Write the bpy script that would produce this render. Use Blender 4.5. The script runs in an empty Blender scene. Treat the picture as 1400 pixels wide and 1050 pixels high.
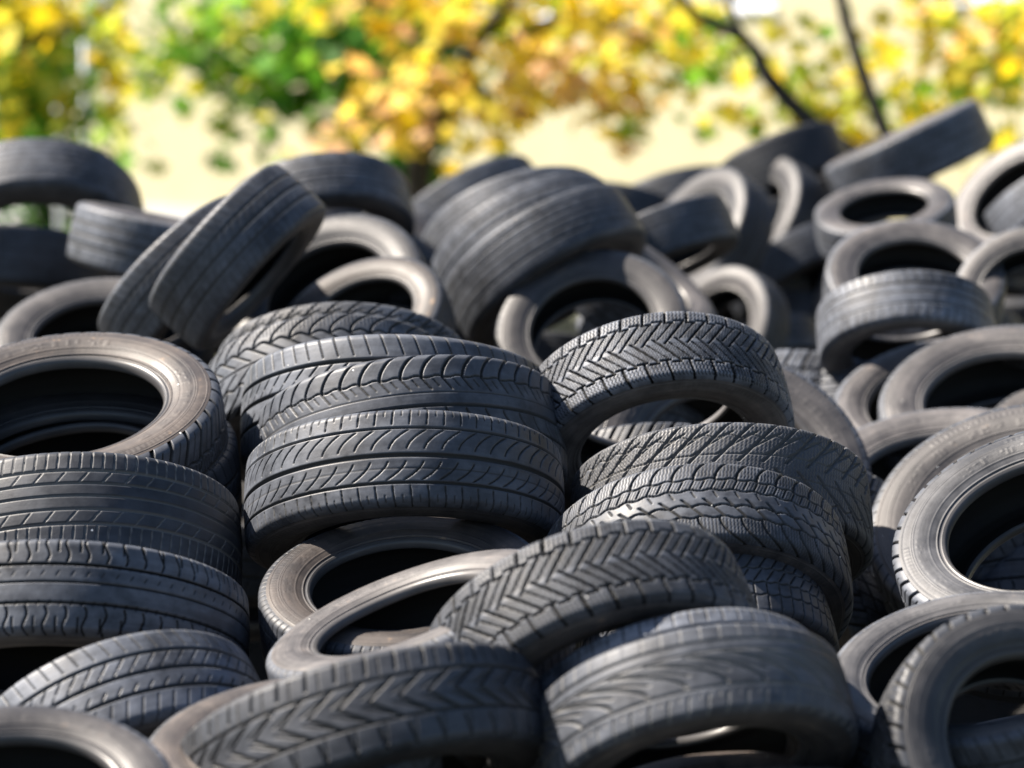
import bpy, math, random
import numpy as np
from mathutils import Vector, Matrix
random.seed(7); RNG = np.random.default_rng(7)
PI = math.pi; rad = math.radians
scene = bpy.context.scene
COL = scene.collection

# ---------------------------------------------------------------- camera
FOCAL = 88.0; FPX = FOCAL/36.0*1400.0
CAM_LOC = Vector((0, 0, 2.2)); PITCH = rad(6.3)
cam_d = bpy.data.cameras.new('camera'); cam = bpy.data.objects.new('camera', cam_d); COL.objects.link(cam)
cam.location = CAM_LOC; cam.rotation_euler = (rad(90)-PITCH, 0, 0)
cam_d.lens = FOCAL; cam_d.sensor_width = 36; cam_d.clip_start = 0.1; cam_d.clip_end = 2000
cam_d.dof.use_dof = True; cam_d.dof.focus_distance = 5.15; cam_d.dof.aperture_fstop = 1.85
cam_d.dof.aperture_blades = 0
scene.camera = cam
RC = Matrix.Rotation(rad(90)-PITCH, 3, 'X')
def at(px, py, d):
    """the place seen at this point of the photograph, d metres deep"""
    return CAM_LOC + RC @ Vector(((px-700)/FPX*d, -(py-525)/FPX*d, -d))

# ---------------------------------------------------------------- world, sun, exposure
SUN = Vector((-0.65, 0.17, 0.74)).normalized()
world = bpy.data.worlds.new('World'); scene.world = world; world.use_nodes = True
nt = world.node_tree; bg = nt.nodes['Background']
sky = nt.nodes.new('ShaderNodeTexSky'); sky.sky_type = 'NISHITA'; sky.sun_disc = False
sky.sun_elevation = math.asin(SUN.z); sky.sun_rotation = math.atan2(SUN.x, SUN.y)
sky.air_density = 1.0; sky.dust_density = 1.0; sky.ozone_density = 1.6
nt.links.new(sky.outputs[0], bg.inputs[0]); bg.inputs[1].default_value = 0.05
sd = bpy.data.lights.new('sun', 'SUN'); sd.energy = 5.0; sd.angle = rad(0.53); sd.color = (1.0, 0.90, 0.78)
so = bpy.data.objects.new('sun', sd); COL.objects.link(so); so.location = (-20, 3, 20)
so.rotation_euler = SUN.to_track_quat('Z', 'Y').to_euler()
vs = scene.view_settings; vs.view_transform = 'Standard'; vs.look = 'None'; vs.gamma = 1.0
vs.exposure = 1.8
scene.cycles.max_bounces = 6; scene.cycles.transparent_max_bounces = 6
scene.cycles.use_denoising = True

# ---------------------------------------------------------------- node helpers
class NB:
    def __init__(s, name):
        s.m = bpy.data.materials.new(name); s.m.use_nodes = True; s.t = s.m.node_tree
        s.b = s.t.nodes['Principled BSDF']; s.out = s.t.nodes['Material Output']
    def n(s, typ, **kw):
        nd = s.t.nodes.new(typ)
        for k, v in kw.items(): setattr(nd, k, v)
        return nd
    def put(s, v, sock):
        if hasattr(v, 'is_output') or isinstance(v, bpy.types.NodeSocket): s.t.links.new(v, sock)
        else: sock.default_value = v
    def math(s, op, a, b=0.0, c=0.0, clamp=False):
        nd = s.n('ShaderNodeMath', operation=op); nd.use_clamp = clamp
        s.put(a, nd.inputs[0]); s.put(b, nd.inputs[1])
        if op in ('MULTIPLY_ADD',): s.put(c, nd.inputs[2])
        return nd.outputs[0]
    def mix(s, f, a, b):
        nd = s.n('ShaderNodeMix', data_type='RGBA')
        s.put(f, nd.inputs[0]); s.put(a, nd.inputs[6]); s.put(b, nd.inputs[7]); return nd.outputs[2]
    def noise(s, vec, scale, detail=4, rough=0.55):
        nd = s.n('ShaderNodeTexNoise'); s.put(scale, nd.inputs['Scale']); nd.inputs['Detail'].default_value = detail
        nd.inputs['Roughness'].default_value = rough
        if vec is not None: s.t.links.new(vec, nd.inputs['Vector'])
        return nd.outputs['Fac']
    def ramp(s, f, lo, hi, a=0.0, b=1.0):
        nd = s.n('ShaderNodeMapRange'); nd.clamp = True
        s.put(f, nd.inputs[0]); s.put(lo, nd.inputs[1]); s.put(hi, nd.inputs[2]); s.put(a, nd.inputs[3]); s.put(b, nd.inputs[4])
        return nd.outputs[0]
    def attr(s, name, typ='GEOMETRY'):
        nd = s.n('ShaderNodeAttribute', attribute_name=name, attribute_type=typ); return nd
    def bump(s, h, strength, dist, prev=None):
        nd = s.n('ShaderNodeBump'); nd.inputs['Strength'].default_value = strength; nd.inputs['Distance'].default_value = dist
        s.put(h, nd.inputs['Height'])
        if prev is not None: s.t.links.new(prev, nd.inputs['Normal'])
        return nd.outputs[0]
def c4(r, g, b): return (r, g, b, 1.0)

def rubber(kind):
    k = NB('tyre_'+kind)
    oc = k.n('ShaderNodeTexCoord').outputs['Object']
    seed = k.attr('seed', 'OBJECT').outputs['Fac']; dust = k.attr('dust', 'OBJECT').outputs['Fac']
    add = k.n('ShaderNodeVectorMath', operation='ADD'); k.t.links.new(oc, add.inputs[0])
    comb = k.n('ShaderNodeCombineXYZ'); 
    for i in range(3): k.put(k.math('MULTIPLY', seed, (3.1, 5.7, 2.3)[i]), comb.inputs[i])
    k.t.links.new(comb.outputs[0], add.inputs[1]); v = add.outputs[0]
    sep = k.n('ShaderNodeSeparateXYZ'); k.t.links.new(oc, sep.inputs[0])
    x, y, z = sep.outputs[0], sep.outputs[1], sep.outputs[2]
    r = k.math('SQRT', k.math('ADD', k.math('MULTIPLY', x, x), k.math('MULTIPLY', y, y)))
    # coordinates that run with the tyre: (radius, position round the rim)
    pol = k.n('ShaderNodeCombineXYZ')
    k.put(k.math('MULTIPLY', r, 60.0), pol.inputs[0]); k.put(k.math('MULTIPLY', x, 4.0), pol.inputs[1]); k.put(k.math('MULTIPLY_ADD', y, 4.0, seed), pol.inputs[2])
    tz = k.n('ShaderNodeCombineXYZ')
    k.put(k.math('MULTIPLY', z, 55.0), tz.inputs[0]); k.put(k.math('MULTIPLY', x, 3.0), tz.inputs[1]); k.put(k.math('MULTIPLY_ADD', y, 3.0, seed), tz.inputs[2])
    big = k.noise(v, 5.0, 5, 0.6); mid = k.noise(v, 26.0, 5, 0.65); fine = k.noise(v, 190.0, 3, 0.7)
    if kind == 'tread':
        streak = k.noise(tz.outputs[0], 1.0, 4, 0.6)
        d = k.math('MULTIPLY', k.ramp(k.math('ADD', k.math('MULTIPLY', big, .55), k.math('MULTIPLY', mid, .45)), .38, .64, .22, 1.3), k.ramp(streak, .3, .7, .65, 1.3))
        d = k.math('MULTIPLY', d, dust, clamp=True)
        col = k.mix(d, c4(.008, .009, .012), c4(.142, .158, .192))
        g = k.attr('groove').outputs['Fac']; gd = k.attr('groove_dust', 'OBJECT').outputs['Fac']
        g_shade_dust = k.mix(gd, c4(.004, .004, .004), c4(.25, .25, .25))  # near-black paints shade into the grooves, pale dust mixed over it
        col = k.mix(g, col, g_shade_dust)
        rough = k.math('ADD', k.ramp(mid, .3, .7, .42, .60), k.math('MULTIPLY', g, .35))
        h = k.math('ADD', k.math('MULTIPLY', fine, .5), k.math('MULTIPLY', streak, .6))
        nrm = k.bump(h, .32, .0016)
    elif kind == 'sidewall':
        streak = k.noise(pol.outputs[0], 1.0, 5, 0.62)
        d = k.math('MULTIPLY', k.ramp(k.math('ADD', k.math('MULTIPLY', big, .6), k.math('MULTIPLY', mid, .4)), .36, .66, .30, 1.2), k.ramp(streak, .3, .7, .55, 1.35))
        d = k.math('MULTIPLY', d, dust, clamp=True)
        mudf = k.attr('mud', 'OBJECT').outputs['Fac']
        col = k.mix(d, c4(.007, .008, .011), k.mix(mudf, c4(.125, .128, .138), c4(.170, .132, .106)))
        rust = k.ramp(k.math('ADD', k.math('MULTIPLY', mid, .6), k.math('MULTIPLY', streak, .4)), .60, .70)
        warm = k.attr('mud', 'OBJECT').outputs['Fac']
        col = k.mix(k.math('MULTIPLY', rust, warm, clamp=True), col, c4(.30, .20, .12))
        rough = k.ramp(big, .3, .7, .44, .62)
        # scuffs that run round the wall
        nrm = k.bump(k.math('ADD', streak, k.math('MULTIPLY', fine, .35)), .35, .0022)
    elif kind == 'bead':
        streak = k.noise(pol.outputs[0], 1.0, 4, 0.6)
        d = k.math('MULTIPLY', k.ramp(big, .35, .7, .15, .8), dust, clamp=True)
        col = k.mix(d, c4(.026, .027, .030), c4(.19, .18, .175)); rough = k.ramp(streak, .3, .7, .32, .48)
        nrm = k.bump(streak, .18, .001)
    else:
        col = k.mix(k.ramp(big, .4, .8), c4(.004, .004, .004), c4(.012, .011, .010)); rough = .75
        nrm = k.bump(mid, .2, .002)
    # sparse pale grit and bird specks
    vo = k.n('ShaderNodeTexVoronoi', feature='F1'); vo.inputs['Scale'].default_value = 34.0; vo.inputs['Randomness'].default_value = 1.0
    k.t.links.new(v, vo.inputs['Vector'])
    sc_ = k.n('ShaderNodeSeparateColor'); k.t.links.new(vo.outputs['Color'], sc_.inputs[0])
    pick = k.ramp(sc_.outputs[0], .88, .885); size = k.ramp(sc_.outputs[1], 0, 1, .02, .075)
    dot = k.math('MULTIPLY', pick, k.math('LESS_THAN', vo.outputs['Distance'], size))
    if kind != 'liner': col = k.mix(dot, col, c4(.75, .74, .70))
    k.put(col, k.b.inputs['Base Color']); k.put(rough, k.b.inputs['Roughness']); k.t.links.new(nrm, k.b.inputs['Normal'])
    k.b.inputs['Specular IOR Level'].default_value = .36 if kind == 'tread' else .42
    return k.m
M_TREAD, M_SIDE, M_BEAD, M_LINER = (rubber(q) for q in ('tread', 'sidewall', 'bead', 'liner'))

# ---------------------------------------------------------------- tyre geometry (millimetres until the mesh is written)
R0 = 315.0; LEN = 2*PI*R0
def band(d, w, soft=1.5): return np.clip((w/2 + soft/2 - d)/soft, 0, 1)
def circ(Y, y0, w, dep): return dep*band(np.abs(Y-y0), w)
def lat(X, Y, K, f, w, y0, y1, dep, off=0.0, soft=1.4, taper=0.0):
    """K grooves round the tyre, each following X = f(Y), between y0 and y1"""
    P = LEN/K; e = 0.5
    fy = f(Y); sl = (f(Y+e)-f(Y-e))/(2*e)
    d = np.abs(np.mod(X-fy-off*P+P/2, P)-P/2)/np.sqrt(1+sl*sl)
    win = np.clip((Y-y0)/1.6+.5, 0, 1)*np.clip((y1-Y)/1.6+.5, 0, 1)
    ww = w
    if taper: ww = w*(1-taper*np.clip((Y-y0)/(y1-y0), 0, 1))
    return dep*band(d, ww, soft)*win
mx = lambda *a: np.maximum.reduce(a)
def sipes(X, Y, K, y0, y1, amp=1.2, wl=9., dep=2.6, slope=0.0, w=1.3):
    return lat(X, Y, K, lambda y: amp*np.sin(2*PI*y/wl)+slope*y, w, y0, y1, dep, soft=1.2)

def t_plain_rib(X, Y):            # three straight channels, short side slits, worn shoulders
    return mx(circ(Y, -42, 6, 6), circ(Y, 0, 6, 6), circ(Y, 42, 6, 6),
              lat(X, Y, 62, lambda y: 0.35*y, 2.2, -110, -52, 3.5), lat(X, Y, 62, lambda y: -0.35*y, 2.2, 52, 110, 3.5),
              lat(X, Y, 62, lambda y: 0.9*y, 2.2, 18, 39, 4), lat(X, Y, 62, lambda y: 0.9*y, 2.2, -39, -22, 4),
              lat(X, Y, 62, lambda y: 0.9*y, 1.8, 3, 14, 3))
def t_curved_slit(X, Y):          # S-shaped shoulder slits, flat centre ribs
    s = lambda y: 3.5*np.sin((np.abs(y)-46)/44*PI*1.6)
    return mx(circ(Y, -38, 4.5, 6), circ(Y, 4, 3.5, 5), circ(Y, 40, 4.5, 6),
              lat(X, Y, 60, s, 2.5, 46, 112, 5), lat(X, Y, 60, s, 2.5, -112, -46, 5),
              lat(X, Y, 54, lambda y: 0*y, 2.4, 66, 100, 3, .5), lat(X, Y, 54, lambda y: 0*y, 2.4, -100, -66, 3, .5),
              lat(X, Y, 108, lambda y: .3*y, 1.6, 36, 44, 3), lat(X, Y, 108, lambda y: .3*y, 1.6, -44, -34, 3),
              lat(X, Y, 80, lambda y: .5*y, 1.5, 16, 26, 1.5))
def t_swoosh(X, Y):               # four channels with curved blades in the ribs
    c1 = lambda y: 0.028*(y-2)**2*np.sign(y)
    return mx(circ(Y, -56, 3.6, 6), circ(Y, -1, 7, 6), circ(Y, 55, 3.6, 6), circ(Y, -28, 1.6, 1.2),
              lat(X, Y, 60, lambda y: .018*(y-5)**2, 2.0, 12, 50, 4), lat(X, Y, 60, lambda y: -.018*(y+5)**2, 2.0, -50, -14, 4),
              lat(X, Y, 60, lambda y: .1*y, 2.0, 62, 112, 4), lat(X, Y, 60, lambda y: -.1*y, 2.0, -112, -62, 4),
              lat(X, Y, 60, lambda y: .1*y, 1.5, 80, 96, 2.2, .5), lat(X, Y, 60, lambda y: -.1*y, 1.5, -96, -80, 2.2, .5))
def t_hook(X, Y):                 # hooked shoulder slots running into thin slanting lines
    return mx(circ(Y, -12, 5, 6), circ(Y, 14, 2, 1.5),
              lat(X, Y, 48, lambda y: .012*(y-44)**2, 4.5, 44, 112, 6), lat(X, Y, 48, lambda y: -.75*(y-44), 2.6, 20, 46, 4),
              lat(X, Y, 48, lambda y: -.75*(y-44), 1.8, 26, 42, 3, .5),
              circ(Y + 2.0*np.sin(X/LEN*2*PI*48), 47, 2.5, 4),
              lat(X, Y, 48, lambda y: .02*(y+12)**2, 3.2, -44, -18, 4.5), lat(X, Y, 48, lambda y: .3*y, 3.0, -112, -50, 4.5), circ(Y, -48, 4, 6))
def t_herring(X, Y):              # winter tyre: interlocking V blades, sipes, square shoulder blocks
    v1 = lambda y: 1.05*np.abs(y)
    K = 38
    return mx(lat(X, Y, K, lambda y: .85*y, 4.2, -8, 56, 7), lat(X, Y, K, lambda y: -.85*y, 4.2, -56, 8, 7, .5),
              lat(X, Y, K, lambda y: .9*y, 2.2, 4, 54, 6, .5), lat(X, Y, K, lambda y: -.9*y, 2.2, -54, -4, 6, 0),
              circ(Y + 3*np.sign(np.sin(X/LEN*2*PI*K)), 57, 4.5, 6), circ(Y + 3*np.sign(np.sin(X/LEN*2*PI*K)), -57, 4.5, 6),
              lat(X, Y, K, lambda y: .18*y, 5.2, 56, 112, 7.5, .9), lat(X, Y, K, lambda y: -.18*y, 5.2, -112, -56, 7.5, .6),
              sipes(X, Y, 220, 62, 96, 1.5, 11, 2.2, .18), sipes(X, Y, 220, -96, -62, 1.5, 11, 2.2, -.18),
              sipes(X, Y, 308, 6, 50, 1.6, 6, 1.6, .4, 1.1), sipes(X, Y, 308, -50, -6, 1.6, 6, 1.6, -.4, 1.1))
def t_diag(X, Y):                 # winter tyre: long slanting grooves cut through by sipes
    K = 40
    return mx(lat(X, Y, K, lambda y: 1.0*y, 4.6, 6, 112, 6.5), lat(X, Y, K, lambda y: -1.0*y, 4.6, -112, -6, 6.5, .5),
              lat(X, Y, K, lambda y: 1.7*y, 2.4, 20, 74, 5, .5), lat(X, Y, K, lambda y: -1.7*y, 2.4, -74, -20, 5, 0),
              circ(Y + 4*np.sin(X/LEN*2*PI*K), 62, 3, 4), circ(Y + 4*np.sin(X/LEN*2*PI*K), -62, 3, 4), circ(Y, 22, 2.6, 3), circ(Y, -22, 2.6, 3),
              sipes(X, Y, 240, 64, 104, 1.4, 10, 2.0, .1), sipes(X, Y, 240, -104, -64, 1.4, 10, 2.0, .1), sipes(X, Y, 240, -58, 58, 1.6, 8, 1.8, .2))
def t_scallop(X, Y):              # rounded shoulder lugs above wandering grooves
    K = 40
    u = lambda y: .020*(y-40)**2
    return mx(lat(X, Y, K, u, 5.0, 40, 112, 6.5), lat(X, Y, K, lambda y: -u(-y), 5.0, -112, -40, 6.5),
              lat(X, Y, K, lambda y: -1.5*(y-30), 4.0, 8, 44, 5.5, .1), lat(X, Y, K, lambda y: 1.5*(y+30), 4.0, -44, -8, 5.5, .1),
              circ(Y - 10*np.abs(np.sin(X/LEN*PI*K)), 36, 5, 6), circ(Y + 10*np.abs(np.sin(X/LEN*PI*K)), -36, 5, 6), circ(Y, 0, 4, 5),
              sipes(X, Y, 200, 58, 100, .8, 12, 1.8))
def t_bowed(X, Y):                # bowed shoulder lugs, a row of short blocks, wavy channel
    K = 46
    wav = 2.2*np.sin(X/LEN*2*PI*K)
    return mx(lat(X, Y, K, lambda y: .013*(y-46)**2, 4.2, 48, 112, 6), lat(X, Y, K, lambda y: .013*(y+46)**2, 4.2, -112, -48, 6),
              circ(Y+wav, 47, 3.4, 5), circ(Y-wav, -47, 3.4, 5), circ(Y+wav, 19, 3.8, 5.5), circ(Y-wav, -19, 3.8, 5.5),
              lat(X, Y, K*2, lambda y: .5*y, 3.0, 22, 44, 4.5), lat(X, Y, K, lambda y: -.9*y, 4.0, -46, -2, 5, .3), lat(X, Y, K, lambda y: -.5*y, 2.4, 0, 15, 4),
              sipes(X, Y, 276, 52, 104, .9, 14, 1.6, .2), sipes(X, Y, 276, -104, -50, .9, 9, 1.6), sipes(X, Y, 276, 22, 44, .5, 8, 1.5, .5))
def t_arrow(X, Y):                # directional summer tyre with arrow blades
    K = 40
    return mx(circ(Y, 40, 4.2, 6), circ(Y, -40, 4.2, 6), circ(Y, 88, 1.4, .8),
              lat(X, Y, K, lambda y: 1.3*np.abs(y), 4.6, 2, 38, 5.5, taper=.5), lat(X, Y, K, lambda y: 1.3*np.abs(y), 4.6, -38, -2, 5.5),
              lat(X, Y, K, lambda y: 1.9*np.abs(y), 2.2, 8, 34, 3.5, .5), lat(X, Y, K, lambda y: 1.9*np.abs(y), 2.2, -34, -8, 3.5, .5),
              lat(X, Y, K, lambda y: .15*y, 4.0, 52, 98, 5), lat(X, Y, K, lambda y: -.15*y, 4.0, -98, -52, 5),
              lat(X, Y, K, lambda y: .1*y, 2.0, 46, 84, 3, .5), lat(X, Y, K, lambda y: .1*y, 2.0, -84, -46, 3, .5))
def t_spear(X, Y):                # plain ribs, long spear-shaped blades, short nicks on the shoulder
    K = 26
    return mx(circ(Y, 56, 4.0, 6), circ(Y, 33, 2.6, 5), circ(Y, -44, 5.0, 5),
              lat(X, Y, K, lambda y: -.030*(y+44)**2, 8.0, -40, 26, 7.5, taper=.7), lat(X, Y, K, lambda y: -.034*(y+44)**2, 3.4, -14, 28, 5, .5),
              lat(X, Y, K*2, lambda y: .1*y, 1.8, 58, 112, 1.8), lat(X, Y, K*2, lambda y: .18*(y+50), 3.2, -104, -58, 3.5),
              lat(X, Y, K*4, lambda y: 0*y, 2.4, -64, -56, 3.5))
def t_finecut(X, Y):              # narrow ribs cut by many fine cross slits
    return mx(circ(Y, -50, 3.6, 5.5), circ(Y, -22, 3.0, 5), circ(Y, 4, 3.0, 5), circ(Y, 28, 3.0, 5), circ(Y, 54, 3.6, 5.5),
              lat(X, Y, 96, lambda y: .08*y, 1.9, 56, 108, 3.2), lat(X, Y, 96, lambda y: .08*y, 1.9, -108, -54, 3.2),
              lat(X, Y, 48, lambda y: .8*y, 1.7, 31, 52, 2.6), lat(X, Y, 48, lambda y: .8*y, 1.7, -48, -24, 2.6))
def t_lug(X, Y):                  # deep cross lugs
    K = 42
    z = lambda y: 5*np.sign(np.sin(y/9.))
    return mx(lat(X, Y, K, lambda y: .45*y, 7.5, 34, 112, 8.5), lat(X, Y, K, lambda y: -.45*y, 7.5, -112, -34, 8.5, .5),
              circ(Y+3*np.sin(X/LEN*2*PI*K), 36, 5, 7), circ(Y-3*np.sin(X/LEN*2*PI*K), -36, 5, 7), circ(Y, 0, 5, 7),
              lat(X, Y, K, lambda y: .9*y, 4, -34, 34, 6),
              lat(X, Y, K, lambda y: .45*y, 1.8, 44, 92, 4, .5), lat(X, Y, K, lambda y: -.45*y, 1.8, -92, -44, 4, 0), sipes(X, Y, 210, -30, 30, 1, 8, 2))
def t_slant(X, Y):                # dense slanting slits, chain of small slots
    K = 58
    return mx(lat(X, Y, K, lambda y: .9*y, 3.4, 30, 112, 5), lat(X, Y, K, lambda y: .9*y, 3.4, -8, 22, 5, .3),
              circ(Y+2*np.sin(X/LEN*2*PI*K), 26, 3.4, 5), circ(Y+2*np.sin(X/LEN*2*PI*K), -14, 3.4, 5), circ(Y+2*np.sin(X/LEN*2*PI*K), -48, 3.2, 5),
              lat(X, Y, K, lambda y: .1*y, 3.4, -45, -18, 5), lat(X, Y, K, lambda y: .1*y, 3.2, -112, -51, 5))
TREADS = dict(rib=t_plain_rib, slit=t_curved_slit, swoosh=t_swoosh, hook=t_hook, herring=t_herring, diag=t_diag, scallop=t_scallop,
              bowed=t_bowed, arrow=t_arrow, spear=t_spear, fine=t_finecut, lug=t_lug, slant=t_slant)

def tread_profile(M):
    """points across the tread (y, r), their outward normals and arc position s"""
    ys = np.linspace(0, 84, 400); pts = [(y, R0 - 4.5*(y/84)**2.2) for y in ys]
    r0 = pts[-1][1]
    a0 = math.atan(4.5*2.2/84)
    # rounded shoulder
    for a in np.linspace(a0, rad(76), 120)[1:]:
        pts.append((84 + 17.0*(math.sin(a)-math.sin(a0)), r0 - 24.0*(math.cos(a0)-math.cos(a))))
    P = np.array(pts); P = np.vstack([P[::-1][:-1]*[-1, 1], P])
    dl = np.hypot(*np.diff(P, axis=0).T); s = np.concatenate([[0], np.cumsum(dl)]); s -= s[-1]/2
    S = np.linspace(s[0], s[-1], M)
    y = np.interp(S, s, P[:, 0]); r = np.interp(S, s, P[:, 1])
    ty = np.gradient(y, S); tr = np.gradient(r, S); l = np.hypot(ty, tr)
    return S, y, r, -tr/l, ty/l
_S, _y, _r, _, _ = tread_profile(9); SH_Y, SH_R = _y[-1], _r[-1]

def grid_mesh(name, Xg, Yg, Zg, mat, closed=True, groove=None, flip=False):
    N, M = Xg.shape
    co = np.stack([Xg, Yg, Zg], -1).reshape(-1, 3).astype(np.float32)
    i = np.arange(N if closed else N-1)[:, None]; j = np.arange(M-1)[None, :]
    i2 = (i+1) % N
    q = np.stack([i*M+j, i2*M+j, i2*M+j+1, i*M+j+1], -1).reshape(-1, 4)
    if flip: q = q[:, ::-1]
    me = bpy.data.meshes.new(name); nf = len(q)
    me.vertices.add(len(co)); me.vertices.foreach_set('co', co.ravel())
    me.loops.add(nf*4); me.loops.foreach_set('vertex_index', q.ravel().astype(np.int32))
    me.polygons.add(nf); me.polygons.foreach_set('loop_start', np.arange(0, nf*4, 4, dtype=np.int32))
    me.polygons.foreach_set('use_smooth', np.ones(nf, dtype=bool))
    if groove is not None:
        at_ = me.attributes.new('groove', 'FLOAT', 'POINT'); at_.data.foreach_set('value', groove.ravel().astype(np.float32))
    me.materials.append(mat); me.update(); me.validate(); return me

_cache = {}
def tread_mesh(kind, lod):
    key = ('t', kind, lod)
    if key in _cache: return _cache[key]
    N, M = ((1120, 116), (560, 60), (360, 34))[lod]
    S, y, r, ny, nr = tread_profile(M)
    th = np.arange(N)/N*2*PI; Xa = th*R0
    Xg, Sg = np.meshgrid(Xa, S, indexing='ij')
    h = TREADS[kind](Xg, Sg)*(1.2, .55, .5)[lod]
    # grooves fade out down the shoulder; small casting unevenness
    h = h*np.clip((116-np.abs(Sg))/10, 0, 1)*(.82+.18*np.sin(Xg/LEN*4*PI+Sg/60)*np.sin(Xg/LEN*10*PI+1))
    wob = .6*np.sin(3*th+1)+.4*np.sin(7*th)
    rr = r[None, :] - h*nr[None, :] + wob[:, None]; yy = y[None, :] - h*ny[None, :]
    c, s_ = np.cos(th)[:, None], np.sin(th)[:, None]
    me = grid_mesh('tread', rr*c/1000, rr*s_/1000, yy/1000, M_TREAD, groove=np.clip(h/.9, 0, 1))  # groove mask also carries the painted shade on the groove walls
    _cache[key] = me; return me
PROFILES = {'std': 196.0, 'low': 220.0, 'tall': 180.0}
def wall_curve(rb, side_n):
    """outer wall from the shoulder to the bead flange (y, r)"""
    H = SH_R - rb
    ctrl = np.array([(SH_Y, SH_R), (SH_Y+3.0, SH_R-.10*H), (SH_Y+5.0, SH_R-.26*H), (SH_Y+4.8, SH_R-.42*H), (SH_Y+1.0, SH_R-.60*H),
                     (SH_Y-6.5, SH_R-.76*H), (SH_Y-10.5, SH_R-.83*H), (SH_Y-11.2, SH_R-.86*H)])
    t = np.linspace(0, 1, side_n); k = np.linspace(0, 1, len(ctrl))
    # smooth through the points
    y = np.interp(t, k, ctrl[:, 0]); r = np.interp(t, k, ctrl[:, 1])
    for _ in range(max(3, side_n//9)):
        y[1:-1] = (y[:-2]+2*y[1:-1]+y[2:])/4; r[1:-1] = (r[:-2]+2*r[1:-1]+r[2:])/4
    # raised rings moulded in the wall
    for c0, w, a in ((.10, .012, 1.0), (.30, .010, .7), (.34, .010, .7), (.62, .014, 1.1), (.84, .05, 2.6)):
        y = y + a*np.exp(-((t-c0)/w)**2)
    return y, r
def revolve(name, y, r, mat, N, lump=0.0, mirror=1):
    th = np.arange(N)/N*2*PI; c, s_ = np.cos(th)[:, None], np.sin(th)[:, None]
    yy = np.repeat(y[None, :], N, 0)
    if lump is not None and not np.isscalar(lump): yy = yy + lump
    return grid_mesh(name, r[None, :]*c/1000, r[None, :]*s_/1000, mirror*yy/1000, mat, flip=(mirror < 0))
def wall_meshes(prof, lod):
    key = ('w', prof, lod)
    if key in _cache: return _cache[key]
    rb = PROFILES[prof]; N, M = ((480, 84), (240, 44), (160, 26))[lod]
    y, r = wall_curve(rb, M)
    th = np.arange(N)/N*2*PI; t = np.linspace(0, 1, M)
    # moulded radial ribs near the shoulder in two arcs, plus slight waviness of a tyre without a rim
    ribs = .8*(np.sin(th*150) > 0)[:, None]*np.exp(-((t-.21)/.06)**4)[None, :]*((np.sin(2*th+.5) > -.2)[:, None])
    wav = (1.3*np.sin(2*th+.7)+.7*np.sin(5*th))[:, None]*(t**1.5)[None, :]
    rg = np.random.default_rng(int(rb)); nd = 170       # worn moulded marks round the wall
    seg = rg.random(nd) < .62; seg &= np.sin(np.arange(nd)/nd*2*PI*3+1) > -.35
    rad_cut = rg.random((nd, 4)) < .6
    ia = (np.arange(N)/N*nd).astype(int); fr = (np.arange(N)/N*nd) % 1
    zone = (t > .40) & (t < .56); ir = np.clip(((t-.40)/.16*4).astype(int), 0, 3)
    marks = .5*(seg[ia] & (fr < .8))[:, None]*rad_cut[ia][:, ir]*zone[None, :] if lod == 0 else 0
    L = (ribs+wav+marks)*(t > .02)[None, :]
    out = {}
    H = SH_R-rb
    # bead: rolls from the flange groove over the toe to the inside
    bc = np.array([(y[-1], r[-1]), (y[-1]-.4, r[-1]-2), (y[-1]+.6, r[-1]-5), (y[-1]+.4, rb+9), (y[-1]-2.5, rb+4), (y[-1]-8, rb+.8), (y[-1]-17, rb-.5), (y[-1]-22, rb+1.5), (y[-1]-24, rb+7)])
    tb = np.linspace(0, 1, 26); kb = np.linspace(0, 1, len(bc)); by = np.interp(tb, kb, bc[:, 0]); br = np.interp(tb, kb, bc[:, 1])
    for _ in range(2): by[1:-1] = (by[:-2]+2*by[1:-1]+by[2:])/4; br[1:-1] = (br[:-2]+2*br[1:-1]+br[2:])/4
    wb = np.repeat(wav[:, -1:], 26, 1)
    ly = np.array([by[-1], by[-1]+3, by[-1]+12, by[-1]+17, by[-1]+12, by[-1]-8, by[-1]-38]); ly = np.concatenate([ly, [0]])
    lr = np.array([br[-1], rb+.18*H, rb+.36*H, rb+.55*H, rb+.76*H, SH_R-6, SH_R+3, SH_R+6])
    tl = np.linspace(0, 1, 30); kl = np.linspace(0, 1, 8); lyy = np.interp(tl, kl, ly); lrr = np.interp(tl, kl, lr)
    full_y = np.concatenate([lyy, -lyy[::-1][1:]]); full_r = np.concatenate([lrr, lrr[::-1][1:]])
    nl = len(tl); tw = (1-tl)**1
    for m, sgn in ((1, 'a'), (-1, 'b')):
        out['side'+sgn] = revolve('sidewall', y, r, M_SIDE, N, L, m)
        out['bead'+sgn] = revolve('bead', by, br, M_BEAD, N, wb, m)
    Ll = np.concatenate([wav[:, -1:]*tw[None, :], -(wav[:, -1:]*tw[None, :])[:, ::-1][:, 1:]], 1)
    out['liner'] = revolve('liner', full_y, full_r, M_LINER, N, Ll, 1)
    _cache[key] = out; return out

def child(name, me, parent, props):
    o = bpy.data.objects.new(name, me); COL.objects.link(o); o.parent = parent
    for k, v in props.items(): o[k] = v
    return o
def tyre(kind, prof, lod, props):
    """the Empty at the middle of a tyre with its parts: tread, two walls, two beads, the lining"""
    e = bpy.data.objects.new('car_tyre', None); COL.objects.link(e); e.empty_display_size = .2
    w = wall_meshes(prof, lod)
    child('tread', tread_mesh(kind, lod), e, props)
    for s in 'ab':
        child('sidewall', w['side'+s], e, props); child('bead', w['bead'+s], e, props)
    child('inner_lining', w['liner'], e, props)
    return e

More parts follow.
